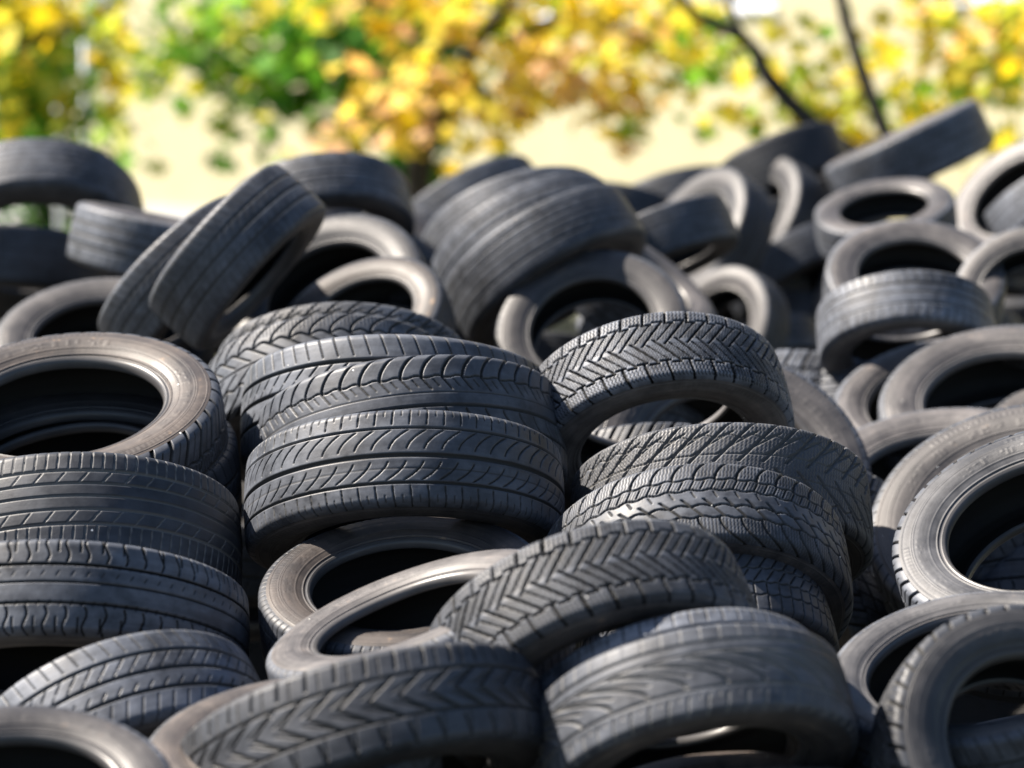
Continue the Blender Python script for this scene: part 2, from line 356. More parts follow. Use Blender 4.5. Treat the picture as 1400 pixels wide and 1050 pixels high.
TYRES = []
def place(mode, px, py, D, th, c, label, kind='rib', prof='std', s=1.0, w=1.0, dust=.5, mud=.3, gd=.1, lod=0, spin=0.0, group='tyres in the sharp near heap', d=None):
    """D: apparent diameter; th, c: where the axle points; s: real size against a 63 cm tyre"""
    size = .63*s; dist = d if d else FPX*size/D
    p = at(px, py, dist)
    f = (CAM_LOC-p).normalized(); camx = RC @ Vector((1, 0, 0))
    r = (camx - f*camx.dot(f)).normalized(); u = f.cross(r)
    q = math.sqrt(max(0, 1-c*c)); a = (r*math.cos(rad(th)) + u*math.sin(rad(th)))*q + f*c
    if mode == 'F': p = p - a*(.098*s*w)
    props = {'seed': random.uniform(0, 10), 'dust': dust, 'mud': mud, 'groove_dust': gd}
    e = tyre(kind, prof, lod, props)
    x = a.orthogonal().normalized(); x = Matrix.Rotation(rad(spin)+random.uniform(0, 6), 3, a) @ x; y = a.cross(x)
    M = Matrix((x, y, a)).transposed().to_4x4(); M.translation = p
    ov = random.uniform(-.022, .022)
    e.matrix_world = M @ Matrix.Diagonal((s*(1+ov), s*(1-ov), s*w, 1))
    e['label'] = label; e['category'] = 'tyre'; e['group'] = group
    TYRES.append((p, s, a)); return e

# ---- near heap, left
place('F', 85, 548, 440, 98, .46, 'tyre with dusty brown sidewall facing up at the left edge, wide open hole', 'lug', s=1.12, dust=.45, mud=.8, w=1.0)
place('C', 110, 668, 438, 95, .38, 'tyre lying directly beneath the big open brown tyre at left', 'rib', s=1.14, dust=.3)
place('C', 110, 672, 330, 90, -.35, 'tyre glimpsed through the hole of the big open left tyre', 'rib', s=1.03, dust=.6)
place('C', 103, 765, 450, 90, -.36, 'tyre with fine cross slits, upper of the two lying at left below the open tyre', 'fine', s=1.1, dust=.25, gd=.5)
place('C', 97, 872, 490, 88, -.28, 'dusty tyre with curved shoulder slits, lower of the two at left edge', 'slit', s=1.11, w=.84, dust=.55, gd=.0)
place('C', 170, 1035, 430, 112, -.45, 'tilted worn tyre with curving ribs, below the dusty left pair', 'rib', s=.915, dust=.7)
place('F', 25, 1075, 430, 92, .58, 'tyre with open hole in the bottom left corner', 'slit', s=.77, dust=.45)
place('F', 394, 1003, 412, 98, .41, 'brown walled tyre pinned under the tilted arrow-tread tyre at bottom', 'rib', s=.80, dust=.5, mud=.7)
place('C', 501, 1034, 508, 105, -.26, 'large tilted tyre with arrow tread and pale left shoulder, bottom middle', 'arrow', s=1.01, w=.86, dust=.3)
place('C', 949, 1003, 440, 102, -.37, 'wide tyre with long spear-shaped blades and pale line, bottom right of centre', 'spear', s=.87, dust=.4, w=.92, gd=.6)
place('C', 930, 1003, 440, 106, -.45, 'grey tyre just showing behind the wide spear-blade tyre', 'swoosh', s=.9, dust=.8)
place('F', 1000, 1092, 400, 92, .36, 'brown tyre wall lying under the wide spear-blade tyre', 'rib', s=.77, dust=.7, mud=.9)
place('F', 1085, 1118, 430, 90, .36, 'light grey tyre wall at the bottom edge right of centre', 'rib', s=.80, dust=.8)
place('F', 560, 1115, 420, 100, .36, 'tyre wall at the bottom edge under the arrow-tread tyre', 'rib', s=.86, dust=.8)
place('C', 688, 1085, 150, 80, -.2, 'small dark tyre at the bottom edge between the two large front tyres', 'fine', s=.55, dust=.3, d=5.4)
# ---- near heap, right
place('F', 1330, 905, 415, 97, .5, 'tyre with thin grey wall lying behind the bottom right corner tyre', 'rib', prof='low', s=.85, dust=.5, mud=.1)
place('F', 1432, 1018, 432, 45, .88, 'dark walled tyre with notched shoulder standing in the bottom right corner', 'lug', prof='std', s=.83, dust=.3, mud=.1)
place('F', 1422, 708, 424, 107, .63, 'pale grey tyre with deep shoulder lugs facing the viewer at the right edge', 'lug', s=.95, dust=.6, mud=.0, prof='std')
place('F', 1402, 698, 450, 105, .70, 'brownish tyre leaning behind the pale lugged tyre at the right edge', 'rib', s=1.2, dust=.45, mud=.35)
place('F', 1290, 645, 385, 95, .5, 'tyre lying flat with a bright hole rim, behind the leaning right tyres', 'rib', s=1.12, dust=.7)
place('F', 1375, 540, 350, 95, .6, 'tyre with wide black hole at right, front of the upright pair', 'fine', s=1.08, dust=.6)
place('F', 1312, 540, 355, 95, .5, 'thin walled tyre behind the wide black hole tyre at right', 'rib', prof='low', s=1.12, dust=.7)
place('F', 1492, 578, 300, 95, .5, 'tyre cut by the right edge beside the wide black hole tyre', 'rib', s=.92, dust=.7)
place('C', 1178, 600, 300, 88, -.42, 'smooth dark tyre lying behind the bright rim tyre at right', 'fine', s=1.04, dust=.5)
place('C', 1090, 590, 320, 88, -.42, 'knobbly tyre peeping out right of the sidewall arc', 'lug', s=1.12, dust=.8)
place('C', 1075, 735, 320, 88, -.42, 'tyre with small blocks showing in the gap left of the leaning right tyres', 'lug', s=.93, dust=.7)
# ---- near heap, middle
place('C', 553, 690, 442, 91, -.29, 'tyre with swoosh blades, bottom of the central stack of three', 'swoosh', s=1.09, w=.95, dust=.45)
place('C', 564, 618, 424, 96, -.31, 'tyre with hooked shoulder slots, middle of the central stack of three', 'hook', s=1.11, dust=.45)
place('C', 545, 584, 430, 89, -.28, 'tyre with smooth ribs, top of the central stack of three', 'rib', s=1.15, dust=.55)
place('C', 452, 556, 345, 95, -.46, 'tyre with scalloped lugs behind the central stack, front of two', 'scallop', s=.99, dust=.55)
place('C', 470, 540, 350, 90, -.46, 'tyre with slanting cuts behind the central stack, rear of two', 'diag', s=1.04, dust=.65)
place('F', 550, 790, 402, 95, .47, 'dark tyre with brown wall lying open under the central stack', 'fine', s=.915, dust=.35, mud=.8)
place('F', 553, 832, 410, 111, .27, 'narrow looking tilted tyre with bright inner rim below the central stack', 'rib', s=.87, dust=.7)
place('C', 899, 575, 364, 103, -.56, 'winter tyre with herringbone blocks arching over the middle', 'herring', s=.97, w=.97, dust=.85, gd=.0)
place('F', 1002, 632, 400, 70, .8, 'brown walled tyre behind the herringbone arch, its wall curving down to the right', 'rib', s=1.15, dust=.5)
place('C', 900, 700, 350, 90, -.42, 'dark block tread tyre in the shade under the herringbone arch', 'lug', s=1.0, dust=.35)
place('C', 835, 640, 300, 95, -.42, 'pale worn tyre glimpsed inside the herringbone arch', 'rib', s=.92, dust=1.0, w=.9)
place('C', 985, 715, 412, 93, -.37, 'winter tyre with slanting sipes above the bowed lug tyre', 'diag', s=1.04, dust=.35, gd=.3)
place('C', 952, 800, 428, 96, -.52, 'tyre with bowed shoulder lugs and wavy channel, arching right of centre', 'bowed', s=1.02, w=.92, dust=.55, gd=.1)
place('C', 812, 895, 456, 110, -.50, 'tilted winter tyre with herringbone blocks in front of the bowed lug tyre', 'herring', s=.95, w=.94, dust=.45, gd=.0)
place('C', 966, 893, 360, 105, -.50, 'smaller tyre with dense slits tucked under the bowed lug arch', 'slant', s=.84, dust=.35)
place('F', 1075, 875, 300, 200, .6, 'brown wall tyre showing in the gap right of the bowed lug arch', 'lug', s=.85, dust=.6, mud=.9)

place('C', 1430, 1085, 370, 95, .35, 'tyre rim glimpsed through the hole of the bottom right corner tyre', 'fine', s=.85, dust=.6)
place('C', 1435, 845, 380, 88, -.4, 'tread glimpsed through the hole of the pale lugged tyre at right', 'slit', s=1.1, dust=.4)
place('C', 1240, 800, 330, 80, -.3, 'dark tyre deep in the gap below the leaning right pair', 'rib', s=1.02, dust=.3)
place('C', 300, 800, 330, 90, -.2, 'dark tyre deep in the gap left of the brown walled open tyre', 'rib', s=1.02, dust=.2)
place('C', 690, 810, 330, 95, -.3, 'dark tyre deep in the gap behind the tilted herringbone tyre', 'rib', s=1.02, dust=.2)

G2 = 'blurred tyres in the far heap'
def far(mode, px, py, D, th, c, label, kind='fine', **kw):
    kw.setdefault('lod', 1); kw['dust'] = .8*kw.get('dust', .6)
    kw.setdefault('s', 1.0); kw.setdefault('w', .88)
    return place(mode, px, py, D, th, c, label, kind, group=G2, **kw)
# ---- far heap, left to right
far('C', 45, 316, 300, 92, -.66, 'arching tyre at the top left with daylight under it', 'fine', s=1.2)
far('C', 214, 338, 240, 78, .05, 'pale ended tyre tipped beside the top left arch', 'rib', s=.88, w=1.05, dust=.8)
far('C', 5, 375, 290, 88, -.2, 'dark tyre under the top left arch', 'fine', s=1.15, dust=.3)
far('F', 140, 456, 295, 95, .57, 'tyre wall rising from behind the big open left tyre', 'rib', s=1.0)
far('C', 258, 388, 270, 134, -.22, 'pale tyre leaning left behind the tall dark leaning tyre', 'rib', s=.88, w=1.0, dust=.7)
far('C', 326, 352, 268, 138, -.16, 'tall dark tyre leaning right, front of the left pair', 'rib', s=.84, w=1.12, dust=.55)
far('C', 436, 303, 258, 100, -.5, 'rounded tyre on top of the left hump', 'rib', s=1.0)
far('F', 445, 398, 286, 118, .7, 'open tyre below the leaning left pair', 'rib', s=.95, dust=.35, mud=.1)
far('F', 490, 430, 245, 115, .6, 'brown open tyre overlapping the open tyre left of middle', 'fine', s=.78, mud=.8, dust=.35)
far('F', 520, 345, 250, 70, .6, 'brown walled tyre leaning behind the brown open tyre', 'rib', s=1.02)
far('C', 545, 390, 250, 60, .35, 'grey tyre lying right of the brown open tyre', 'fine', s=.95)
far('C', 590, 350, 230, 60, -.2, 'brownish tyre with a bright glint left of the central trio', 'rib', s=1.0, mud=1.0)
far('C', 712, 328, 272, 110, -.42, 'ribbed tyre, rearmost of the central trio', 'fine', s=1.1, dust=.7)
far('C', 728, 350, 282, 120, -.43, 'tyre in the middle of the central trio', 'rib', s=1.07, dust=.75)
far('C', 746, 366, 287, 122, -.30, 'wide tyre, front of the central trio', 'fine', s=1.0, dust=.5)
far('F', 808, 445, 266, 100, .82, 'open tyre with big black hole below the central trio', 'rib', s=.88, dust=.4)
far('C', 862, 398, 245, 55, .3, 'pale brown tyre right of the big black hole', 'rib', s=.88, dust=.9)
far('C', 900, 470, 230, 60, .3, 'pale low tyre right of the big black hole tyre', 'rib', s=.86, dust=.9)
far('C', 845, 300, 180, 80, -.3, 'small dark tyre peeping over behind the central trio', 'rib', s=.9, dust=.3)
far('C', 905, 337, 210, 112, -.2, 'dark tyre with a pale edge on the middle right slope', 'fine', s=.82, w=1.0, dust=.5)
far('F', 940, 322, 222, 145, .5, 'open tyre with bright inner rim, left of two', 'rib', s=1.0, dust=.35)
far('F', 1020, 304, 212, 148, .48, 'open tyre with bright inner rim, right of two', 'rib', s=1.02, dust=.35)
far('F', 975, 450, 190, 150, .7, 'dark tyre with black hole low on the middle right slope', 'rib', s=.82, dust=.5)
far('C', 1072, 232, 178, 112, -.2, 'very dark tyre at the crest below the forked branch', 'fine', s=.88, w=1.2, dust=.12)
far('C', 1050, 320, 200, 100, -.2, 'dark tyre beneath the very dark crest tyre', 'rib', s=.98, dust=.2)
far('C', 1020, 410, 190, 110, -.3, 'dull tyre in the dip right of centre, upper', 'rib', s=.92, dust=.4)
far('C', 1040, 495, 190, 110, -.35, 'dull brown tyre in the dip right of centre, lower', 'rib', s=.85, dust=.6)
far('C', 1243, 213, 228, 115, .04, 'thin tilted tyre with a bright top edge on the right crest', 'rib', s=1.08, dust=.8, w=.95)
far('F', 1208, 280, 190, 98, .40, 'pale open tyre lying flat below the tilted crest tyre', 'rib', s=.78, dust=.8)
far('F', 1252, 372, 248, 85, .62, 'grey open tyre in the middle of the right slope', 'rib', s=.88, dust=.8)
far('C', 1238, 455, 240, 95, -.45, 'rounded tyre with pale crown below the grey open tyre', 'slit', s=.80, w=1.0, dust=.9)
far('F', 1405, 395, 212, 110, .85, 'upright tyre with black hole cut by the right edge', 'rib', s=.74, dust=.6)
far('F', 1388, 265, 215, 130, .6, 'pale walled tyre at the upper right corner', 'rib', s=.92, dust=.9)
far('C', 1440, 300, 210, 120, -.4, 'pale tread of a tyre resting on the upper right corner tyre', 'rib', s=.92, dust=.9)
far('F', 1160, 415, 200, 165, .5, 'brown walled tyre left of the rounded pale tyre', 'rib', s=.9, dust=.7)

far('C', 1085, 375, 195, 120, -.3, 'dull tyre in the dip left of the grey open tyre', 'rib', s=.92, dust=.5)
far('C', 1108, 455, 200, 80, -.3, 'dark tyre low in the dip left of the rounded pale tyre', 'fine', s=.95, dust=.3)
far('C', 640, 300, 230, 120, -.3, 'dull tyre peeping out left of the central trio', 'fine', s=1.12, dust=.7)
far('C', 1120, 300, 190, 95, -.2, 'dark tyre under the thin tilted crest tyre', 'fine', s=1.0, dust=.25)
far('F', 600, 400, 220, 130, .5, 'dull tyre wall between the brown open tyre and the central trio', 'rib', s=.95, dust=.5)
far('C', 735, 520, 240, 90, -.3, 'dark tyre low in front of the central trio', 'fine', s=.95, dust=.3)
far('C', 1300, 470, 200, 90, -.3, 'dark tyre low in front of the upright right tyre', 'fine', s=.95, dust=.3)
far('C', 985, 395, 190, 70, -.3, 'dull tyre wedged between the two bright rimmed tyres and the low black hole tyre', 'rib', s=.93, dust=.5)
far('F', 1085, 330, 180, 150, .4, 'dark tyre wall in the shade right of the two bright rimmed tyres', 'rib', s=.95, dust=.3)
far('C', 925, 285, 190, 105, -.3, 'dull tyre on the ridge right of the small dark peeping tyre', 'rib', s=1.05, dust=.5)
rf = random.Random(4)
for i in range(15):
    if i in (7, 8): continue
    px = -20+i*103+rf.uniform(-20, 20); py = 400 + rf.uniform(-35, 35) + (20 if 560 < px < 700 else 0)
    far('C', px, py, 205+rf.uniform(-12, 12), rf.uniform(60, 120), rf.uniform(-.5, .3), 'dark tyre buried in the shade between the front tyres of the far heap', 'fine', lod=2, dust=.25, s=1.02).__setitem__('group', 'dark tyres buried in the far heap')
# ================================================================ setting
def mesh_from(name, verts, faces, mat, smooth=False):
    me = bpy.data.meshes.new(name); me.from_pydata([tuple(v) for v in verts], [], faces)
    if smooth: me.polygons.foreach_set('use_smooth', [True]*len(faces))
    if mat: me.materials.append(mat)
    me.update(); return me
def link(name, me, parent=None, **props):
    o = bpy.data.objects.new(name, me); COL.objects.link(o)
    if parent: o.parent = parent
    for k, v in props.items(): o[k] = v
    return o
def empty(name, loc, rz=0, **props):
    o = bpy.data.objects.new(name, None); COL.objects.link(o); o.location = loc; o.rotation_euler = (0, 0, rz)
    for k, v in props.items(): o[k] = v
    return o
class Boxes:
    def __init__(s): s.v = []; s.f = []
    def box(s, x0, x1, y0, y1, z0, z1):
        b = len(s.v); s.v += [(x, y, z) for x in (x0, x1) for y in (y0, y1) for z in (z0, z1)]
        s.f += [tuple(b+i for i in q) for q in ((0,1,3,2), (4,6,7,5), (0,4,5,1), (2,3,7,6), (0,2,6,4), (1,5,7,3))]; return s
    def me(s, name, mat): return mesh_from(name, s.v, s.f, mat)

def earth_mat(name, a, b, scale):
    k = NB(name); oc = k.n('ShaderNodeTexCoord').outputs['Object']
    n1 = k.noise(oc, scale, 6, .65); n2 = k.noise(oc, scale*9, 4, .7)
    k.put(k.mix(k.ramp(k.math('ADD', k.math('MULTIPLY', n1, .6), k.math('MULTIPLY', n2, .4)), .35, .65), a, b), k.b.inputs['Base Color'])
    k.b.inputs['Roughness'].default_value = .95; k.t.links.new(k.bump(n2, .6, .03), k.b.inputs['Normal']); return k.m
M_GAP = earth_mat('gap_black', c4(.005, .005, .004), c4(.012, .010, .009), 2.5)  # near-black for the added mound, so gaps read as deep shade
M_YARD = earth_mat('yard_grit', c4(.02, .03, .012), c4(.07, .07, .04), .8)
g = 45
gx = np.sign(np.linspace(-1, 1, g))*np.abs(np.linspace(-1, 1, g))**2.2*420; gy = gx+12
gv = [(x, y, .04*math.sin(x*.7)*math.cos(y*.5) if abs(x) < 60 and y > 14 else 0) for y in gy for x in gx]
link('ground', mesh_from('ground', gv, [(j*g+i, j*g+i+1, (j+1)*g+i+1, (j+1)*g+i) for j in range(g-1) for i in range(g-1)], M_YARD, True), kind='structure')

# added mound under the tyres blocks light leaks, darkens gaps; follows their undersides
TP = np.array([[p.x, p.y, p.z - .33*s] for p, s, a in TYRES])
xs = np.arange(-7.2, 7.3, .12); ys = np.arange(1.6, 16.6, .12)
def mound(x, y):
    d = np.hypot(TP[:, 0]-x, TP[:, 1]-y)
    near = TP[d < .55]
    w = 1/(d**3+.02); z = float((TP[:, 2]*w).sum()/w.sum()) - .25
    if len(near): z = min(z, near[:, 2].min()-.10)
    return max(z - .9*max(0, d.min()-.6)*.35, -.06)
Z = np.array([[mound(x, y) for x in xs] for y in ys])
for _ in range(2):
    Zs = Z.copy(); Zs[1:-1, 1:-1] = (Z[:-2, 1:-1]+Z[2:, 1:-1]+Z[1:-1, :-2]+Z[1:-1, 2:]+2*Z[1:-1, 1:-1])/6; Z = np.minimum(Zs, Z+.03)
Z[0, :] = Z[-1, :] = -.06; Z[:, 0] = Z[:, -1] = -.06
nx = len(xs)
link('added_mound', mesh_from('added_mound', [(xs[i], ys[j], Z[j, i]) for j in range(len(ys)) for i in range(nx)],
     [(j*nx+i, j*nx+i+1, (j+1)*nx+i+1, (j+1)*nx+i) for j in range(len(ys)-1) for i in range(nx-1)], M_GAP, True), kind='structure')

# ---------------------------------------------------------------- cream building
def paint(name, col, rough=.8, amt=.06, scale=1.5):
    k = NB(name); oc = k.n('ShaderNodeTexCoord').outputs['Object']; n1 = k.noise(oc, scale, 6, .6)
    k.put(k.mix(k.ramp(n1, .3, .7), c4(*[v*(1-amt*2) for v in col]), c4(*col)), k.b.inputs['Base Color'])
    k.b.inputs['Roughness'].default_value = rough; k.t.links.new(k.bump(k.noise(oc, 60, 3), .2, .01), k.b.inputs['Normal']); return k.m
M_CREAM = paint('cream_render', (.50, .46, .29)); M_PLINTH = paint('grey_plinth', (.50, .50, .50)); M_WHITE = paint('white_frame', (.82, .84, .86), .4)
M_ROOF = paint('roof_tiles', (.22, .08, .05), .8, .2, 6); M_GREYM = paint('grey_metal', (.45, .48, .50), .45)
kg = NB('window_glass'); kg.b.inputs['Base Color'].default_value = c4(.10, .13, .16); kg.b.inputs['Roughness'].default_value = .06; M_PANE = kg.m
WA = math.atan2(.74, .67)           # the front is turned towards the sun by this much
O = at(1015, 13, 33)
bld = empty('cream_building', (O.x, O.y, 0), -WA, label='long cream rendered building in the sun behind the trees', category='building')
zb = O.z                              # lower edge of the window row
Wd = 30; openings = [k*3.9 for k in range(-7, 8)]
wb = Boxes(); t = .3
wb.box(-Wd, Wd, 0, t, .5, zb); wb.box(-Wd, Wd, 0, t, zb+1.5, zb+5.3)
edges = [-Wd]+[e for x in openings for e in (x-.55, x+.55)]+[Wd]
for a, b in zip(edges[::2], edges[1::2]): wb.box(a, b, 0, t, zb, zb+1.5)
wb.box(-Wd, Wd, 9.7, 10, 0, zb+5.3).box(-Wd, -Wd+t, t, 9.7, 0, zb+5.3).box(Wd-t, Wd, t, 9.7, 0, zb+5.3)
link('wall', wb.me('wall', M_CREAM), bld); link('plinth', Boxes().box(-Wd-.04, Wd+.04, -.05, t, 0, .5).me('plinth', M_PLINTH), bld)
rv = [(-Wd-.5, -.35, zb+5.3), (Wd+.5, -.35, zb+5.3), (Wd+.5, 5, zb+8), (-Wd-.5, 5, zb+8), (-Wd-.5, 10.7, zb+5.3), (Wd+.5, 10.7, zb+5.3)]
link('roof', mesh_from('roof', rv, [(0, 1, 2, 3), (3, 2, 5, 4), (0, 3, 4), (1, 5, 2), (0, 4, 5, 1)], M_ROOF), bld)
for x in openings:
    w_ = link('window', Boxes().box(x-.55, x+.55, .10, .16, zb, zb+.09).box(x-.55, x+.55, .10, .16, zb+1.41, zb+1.5).box(x-.55, x-.46, .10, .16, zb+.09, zb+1.41)
              .box(x+.46, x+.55, .10, .16, zb+.09, zb+1.41).box(x-.03, x+.03, .10, .16, zb+.09, zb+1.41).me('window', M_WHITE), bld)
    link('pane', Boxes().box(x-.46, x+.46, .125, .135, zb+.09, zb+1.41).me('pane', M_PANE), w_)
    link('sill', Boxes().box(x-.62, x+.62, -.07, .098, zb-.05, zb+.001).me('sill', M_WHITE), w_)

# ---------------------------------------------------------------- trees
def bark(name, col):
    k = NB(name); oc = k.n('ShaderNodeTexCoord').outputs['Object']; n1 = k.noise(oc, 9, 6, .7)
    k.put(k.mix(k.ramp(n1, .35, .65), c4(*[v*.5 for v in col]), c4(*col)), k.b.inputs['Base Color']); k.b.inputs['Roughness'].default_value = .9
    k.t.links.new(k.bump(n1, .8, .03), k.b.inputs['Normal']); return k.m
M_BARK = bark('bark', (.035, .030, .022))
def leaf_mat():
    k = NB('autumn_leaf'); col = k.attr('leaf_colour').outputs['Color']
    d = k.n('ShaderNodeBsdfDiffuse'); tr = k.n('ShaderNodeBsdfTranslucent'); gl = k.n('ShaderNodeBsdfGlossy'); gl.inputs['Roughness'].default_value = .6
    k.t.links.new(col, d.inputs[0]); k.t.links.new(col, tr.inputs[0])
    m1 = k.n('ShaderNodeMixShader'); m1.inputs[0].default_value = .50; k.t.links.new(d.outputs[0], m1.inputs[1]); k.t.links.new(tr.outputs[0], m1.inputs[2])
    m2 = k.n('ShaderNodeMixShader'); m2.inputs[0].default_value = .015; k.t.links.new(m1.outputs[0], m2.inputs[1]); k.t.links.new(gl.outputs[0], m2.inputs[2])
    k.t.links.new(m2.outputs[0], k.out.inputs[0]); return k.m
M_LEAF = leaf_mat()
# maple leaf outline (five lobes)
lf = [(0, -.42), (.22, -.30), (.16, -.12), (.48, -.16), (.34, .06), (.46, .26), (.20, .22), (.0, .55), (-.20, .22), (-.46, .26), (-.34, .06), (-.48, -.16), (-.16, -.12), (-.22, -.30)]
LT = np.array([(0, 0, 0)]+[(x, y, .22*abs(x)-.12*y*y) for x, y in lf]); NL = len(lf)
LF = np.array([(0, 1+i, 1+(i+1) % NL) for i in range(NL)])
PAL = dict(yellow=[(.86, .62, .02), (.86, .70, .06), (.80, .68, .08), (.50, .55, .05)], orange=[(.88, .55, .16), (.88, .68, .20), (.86, .70, .10), (.84, .52, .28), (.86, .66, .06)],
           green=[(.06, .22, .015), (.11, .32, .02), (.20, .42, .03), (.05, .15, .015)], lime=[(.30, .46, .04), (.46, .52, .08), (.62, .56, .05), (.16, .36, .03)],
           dark=[(.02, .08, .015), (.04, .13, .02)])
def crown(blobs, d0, dd, size, parent, name='crown'):
    C = []; colr = []; d0 *= 1.5; size *= 1.42
    for (px, py, rx, ry, n, pal) in blobs:
        pals = pal.split('+')
        # leaves hang in little sprays
        m = max(1, n//5)
        for _ in range(int(m*1.5) if py > -45 else m//5):
            a = random.uniform(0, 2*PI); q = math.sqrt(random.random())
            c = at(px+rx*q*math.cos(a), py+ry*q*math.sin(a), d0+random.gauss(0, dd))
            pl = PAL[random.choice(pals)]
            for _ in range(5):
                C.append(c+Vector((random.gauss(0, .2), random.gauss(0, .3), random.gauss(0, .14)))); b = random.choice(pl); f = random.uniform(.75, 1.1)
                colr.append([min(1, v*f) for v in b])
    C = np.array([tuple(c) for c in C]); n = len(C); colr = np.array(colr)
    rot = RNG.normal(size=(n, 3)); rot[:, 2] = np.abs(rot[:, 2])+.35; rot /= np.linalg.norm(rot, axis=1)[:, None]
    t1 = np.cross(rot, RNG.normal(size=(n, 3))); t1 /= np.linalg.norm(t1, axis=1)[:, None]; t2 = np.cross(rot, t1)
    sz = size*RNG.uniform(.65, 1.2, n)
    V = C[:, None, :] + sz[:, None, None]*(LT[None, :, 0, None]*t1[:, None]+LT[None, :, 1, None]*t2[:, None]+LT[None, :, 2, None]*rot[:, None])
    F = (LF[None]+np.arange(n)[:, None, None]*len(LT)).reshape(-1, 3)
    me = bpy.data.meshes.new(name); me.vertices.add(n*len(LT)); me.vertices.foreach_set('co', V.astype(np.float32).ravel())
    me.loops.add(F.size); me.loops.foreach_set('vertex_index', F.astype(np.int32).ravel()); me.polygons.add(len(F)); me.polygons.foreach_set('loop_start', np.arange(0, F.size, 3, dtype=np.int32))
    at_ = me.attributes.new('leaf_colour', 'FLOAT_COLOR', 'POINT'); cc = np.ones((n, len(LT), 4), np.float32); cc[:, :, :3] = colr[:, None, :]; at_.data.foreach_set('color', cc.ravel())
    me.materials.append(M_LEAF); me.update(); me.validate()
    o = link(name, me, parent); o.matrix_parent_inverse = Matrix.Translation(-parent.location); return o
def limbs(chains, parent, name='trunk'):
    V = []; F = []
    for pts in chains:
        P = [Vector(p[:3]) for p in pts]; Rr = [p[3] for p in pts]; S = 10; rows = []
        fine = []
        for i in range(len(P)-1):
            p0 = P[max(i-1, 0)]; p1 = P[i]; p2 = P[i+1]; p3 = P[min(i+2, len(P)-1)]
            for k in range(5):
                t_ = k/5; q = .5*((2*p1)+(p2-p0)*t_+(2*p0-5*p1+4*p2-p3)*t_**2+(3*p1-p0-3*p2+p3)*t_**3); fine.append((q, Rr[i]*(1-t_)+Rr[i+1]*t_))
        fine.append((P[-1], Rr[-1]))
        for i, (q, r) in enumerate(fine):
            d = (fine[min(i+1, len(fine)-1)][0]-fine[max(i-1, 0)][0]).normalized(); a = d.orthogonal().normalized() if i == 0 else (a-d*a.dot(d)).normalized(); b = d.cross(a)
            base = len(V)
            for k in range(S):
                w = 2*PI*k/S; V.append(q+(a*math.cos(w)+b*math.sin(w))*r*random.uniform(.9, 1.1))
            rows.append(base)
        for r0, r1 in zip(rows, rows[1:]): F += [(r0+k, r0+(k+1) % S, r1+(k+1) % S, r1+k) for k in range(S)]
        F.append(tuple(rows[-1]+k for k in range(S)))
    o = link(name, mesh_from(name, V, F, M_BARK, True), parent); o.matrix_parent_inverse = Matrix.Translation(-parent.location); return o
def P4(px, py, d, r):
    d *= 1.5; p = at(px, py, d); return (p.x, p.y, p.z, r*1.6)
def ground_at(px, d):
    d *= 1.5; p = at(px, 300, d); return Vector((p.x, p.y, 0))
def top(px0, px1, py0, py1, k, n, pal):   # the part of the crown above the picture
    return [(random.uniform(px0, px1), random.uniform(py0, py1), 90, 70, n, pal) for _ in range(k)]

def tree(label, px, d, chains, blobs, dd, size, trunk_r, pz=0):
    g0 = ground_at(px, d); e = empty('maple_tree', g0, label=label, category='tree', group='autumn trees behind the heap')
    limbs([[(g0.x, g0.y, g0.z-.1, trunk_r*1.25), (g0.x, g0.y, .6, trunk_r)]+c if i == 0 else c for i, c in enumerate(chains)], e)
    crown(blobs, d, dd, size, e); return e
tree('yellow leaved maple with lime green sprays at the far left', -60, 13.5,
     [[P4(-60, 200, 13.5, .12), P4(-20, 20, 13.5, .09), P4(60, -250, 13.6, .06), P4(80, -500, 13.6, .02)], [P4(-50, 120, 13.5, .05), P4(40, 60, 13.3, .03), P4(110, 30, 13.2, .012)]],
     [(20, 35, 75, 55, 85, 'yellow+yellow+lime'), (90, 25, 40, 35, 30, 'yellow+lime'), (85, 100, 35, 30, 22, 'yellow+lime+green'), (15, 110, 55, 45, 55, 'yellow+lime'), (15, 170, 45, 25, 22, 'yellow+green'),
      (95, 165, 22, 14, 9, 'lime'), (150, 15, 35, 20, 10, 'lime'), (50, 180, 60, 12, 15, 'green')] + top(-300, 180, -650, -60, 22, 60, 'yellow+lime'), .5, .18, .13)
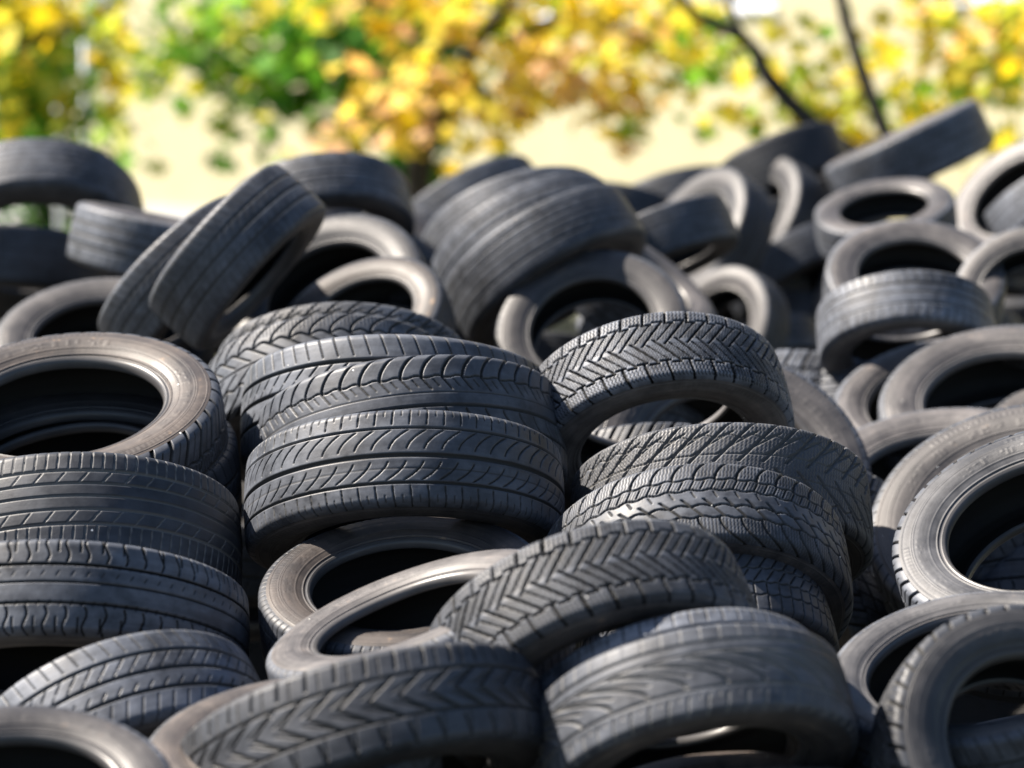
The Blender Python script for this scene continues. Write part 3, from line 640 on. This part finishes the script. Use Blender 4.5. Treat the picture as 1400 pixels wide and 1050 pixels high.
tree('green leaved maple left of the middle with a few yellow leaves', 572, 17.0,
     [[P4(572, 260, 17, .09), P4(560, 120, 17, .08), P4(540, 0, 17, .07), P4(520, -300, 17, .05)], [P4(560, 130, 17, .06), P4(480, 60, 16.8, .04), P4(380, 20, 16.6, .015)], [P4(545, 30, 17, .06), P4(450, -60, 16.6, .03), P4(330, -90, 16.6, .012)]],
     [(420, 95, 170, 75, 170, 'green+green+lime'), (250, 40, 80, 50, 40, 'lime+green'), (190, 70, 60, 50, 20, 'lime'), (580, 60, 50, 60, 60, 'green+dark'), (330, 80, 60, 38, 60, 'green+green+lime'), (430, 60, 80, 50, 120, 'green'), (500, 130, 60, 55, 90, 'green'), (520, 40, 70, 50, 100, 'green+dark'), (300, 20, 60, 25, 28, 'green+lime'),
      (245, 80, 40, 30, 12, 'lime+green'), (420, 125, 50, 30, 36, 'green'), (345, 207, 42, 10, 14, 'green'), (568, 210, 26, 60, 110, 'dark+green'), (545, 110, 50, 80, 120, 'dark+dark+green'), (190, 110, 60, 30, 16, 'lime'), (190, 190, 50, 30, 10, 'lime'), (160, 60, 30, 40, 10, 'yellow+lime'),
      (270, 65, 10, 12, 5, 'yellow'), (342, 38, 14, 10, 10, 'yellow'), (435, 12, 22, 10, 12, 'yellow'), (300, 150, 70, 20, 10, 'lime'), (150, 190, 20, 20, 5, 'lime')] + top(200, 700, -700, -40, 26, 60, 'green+lime'), .5, .17, .12)
tree('orange and gold leaved maple hanging over the middle', 588, 12.6,
     [[P4(588, 330, 12.6, .06), P4(572, 235, 12.6, .06), P4(640, 80, 12.5, .035), P4(740, -100, 12.5, .03), P4(760, -500, 12.5, .015)], [P4(690, 60, 12.5, .03), P4(790, 20, 12.4, .02), P4(900, 60, 12.3, .008)], [P4(670, 130, 12.5, .02), P4(600, 120, 12.4, .015), P4(530, 160, 12.3, .006)]],
     [(560, 130, 50, 45, 40, 'orange'), (640, 60, 70, 55, 40, 'orange+yellow'), (640, 130, 70, 40, 35, 'orange+yellow'), (750, 60, 70, 50, 45, 'orange+yellow'), (850, 60, 70, 50, 50, 'yellow+orange'), (520, 180, 26, 20, 12, 'orange'),
      (640, 170, 45, 18, 18, 'orange+yellow'), (730, 115, 60, 20, 26, 'orange'), (850, 125, 45, 22, 26, 'orange'), (895, 165, 25, 28, 10, 'orange+lime'), (720, 5, 240, 18, 90, 'yellow+lime'), (590, 10, 60, 30, 20, 'lime+yellow'),
      (480, 160, 22, 28, 12, 'orange'), (940, 60, 40, 50, 28, 'yellow')] + top(500, 1000, -600, -40, 24, 60, 'orange+yellow'), .4, .16, .06)
tree('yellow maple with bare dark limbs forking up from behind the right crest', 1290, 12.0,
     [[P4(1290, 330, 10.8, .075), P4(1255, 250, 10.8, .06), P4(1215, 190, 10.8, .032), P4(1190, 130, 10.8, .030), P4(1168, 65, 10.8, .028), P4(1150, 0, 10.8, .026), P4(1130, -120, 10.8, .02), P4(1120, -400, 10.8, .008)],
      [P4(1240, 240, 10.8, .045), P4(1160, 205, 10.7, .04), P4(1100, 160, 10.7, .036), P4(1050, 105, 10.7, .034), P4(1020, 55, 10.7, .024), P4(945, 15, 10.6, .022), P4(900, -60, 10.6, .015)],
      [P4(1020, 55, 10.7, .016), P4(1000, 15, 10.7, .014), P4(985, -80, 10.7, .008)]],
     [(1010, 90, 80, 70, 24, 'yellow+lime'), (1300, 90, 90, 80, 34, 'yellow+lime'), (1150, 120, 60, 60, 14, 'yellow+lime'), (985, 130, 50, 45, 34, 'yellow+lime'), (1060, 120, 25, 20, 8, 'orange+lime'), (1120, 110, 40, 30, 18, 'lime+yellow'), (1110, 165, 50, 30, 28, 'yellow+lime'), (1185, 190, 60, 20, 34, 'yellow'), (1215, 110, 40, 30, 20, 'lime+yellow'),
      (1230, 160, 40, 30, 16, 'lime+yellow'), (1350, 75, 60, 55, 60, 'yellow+orange+lime'), (1360, 150, 45, 40, 34, 'yellow+lime'), (1270, 30, 45, 30, 16, 'yellow+orange'), (1300, 120, 30, 30, 8, 'yellow'), (1250, 205, 60, 15, 16, 'lime'),
      (1110, 30, 15, 15, 4, 'lime'), (1390, 10, 40, 30, 20, 'yellow')] + top(1000, 1550, -650, -60, 22, 55, 'yellow+lime'), .35, .145, .08)
g0 = ground_at(60, 17.5); e = empty('evergreen_bush', g0, label='dark green bush low at the far left behind the yellow maple', category='bush')
crown([(40, 130, 95, 75, 260, 'green+dark'), (60, 210, 90, 60, 200, 'dark+green'), (70, 300, 100, 60, 120, 'dark+green'), (20, 60, 100, 40, 80, 'green+lime')], 17.5, .4, .13, e, 'foliage')
limbs([[(g0.x, g0.y, -.1, .07), P4(60, 300, 17.5, .06), P4(50, 200, 17.5, .04), P4(40, 110, 17.5, .015)]], e, 'stem')
# ---------------------------------------------------------------- posts at the left
def post(px, d, py_top, r, mat, label, arm):
    g0 = ground_at(px, d); zt = at(px, py_top*.6, d*1.5).z; e = empty('street_lamp', g0, label=label, category='lamp post')
    def tube(name, r0, r1, z0, z1, m):
        S = 16; V = [(math.cos(2*PI*k/S)*r_, math.sin(2*PI*k/S)*r_, z_) for r_, z_ in ((r0, z0), (r1, z1)) for k in range(S)]
        link(name, mesh_from(name, V, [(k, (k+1) % S, S+(k+1) % S, S+k) for k in range(S)]+[tuple(range(S, 2*S))], m, True), e)
    tube('base', r*1.9, r*1.6, 0, .5, mat); tube('pole', r, r*.7, .5, zt, mat)
    link('arm', Boxes().box(-.03, arm, -.03, .03, zt, zt+.06).me('arm', mat), e); link('lamp_head', Boxes().box(arm, arm+.5, -.1, .1, zt-.03, zt+.08).me('lamp_head', mat), e)
post(121, 15.5, -700, .045, M_WHITE, 'white pole showing between the leaves at left', .8)
post(83, 15.0, -500, .045, M_GREYM, 'thin grey pole left of the white pole', .6)

# ---------------------------------------------------------------- one leaf blown onto the far heap
p = at(505, 380, 7.18); n = len(LT)
me = bpy.data.meshes.new('fallen_leaf'); R_ = Matrix.Rotation(.9, 3, 'X') @ Matrix.Rotation(.5, 3, 'Z')
me.from_pydata([tuple(R_ @ Vector(tuple(v))*.045) for v in LT], [], [tuple(int(q) for q in f) for f in LF])
at_ = me.attributes.new('leaf_colour', 'FLOAT_COLOR', 'POINT'); at_.data.foreach_set('color', np.tile(np.array([.75, .48, .03, 1], np.float32), n)); me.materials.append(M_LEAF)
o = link('fallen_leaf', me, label='small yellow leaf caught on the rim of the brown open tyre in the far heap', category='leaf'); o.location = p
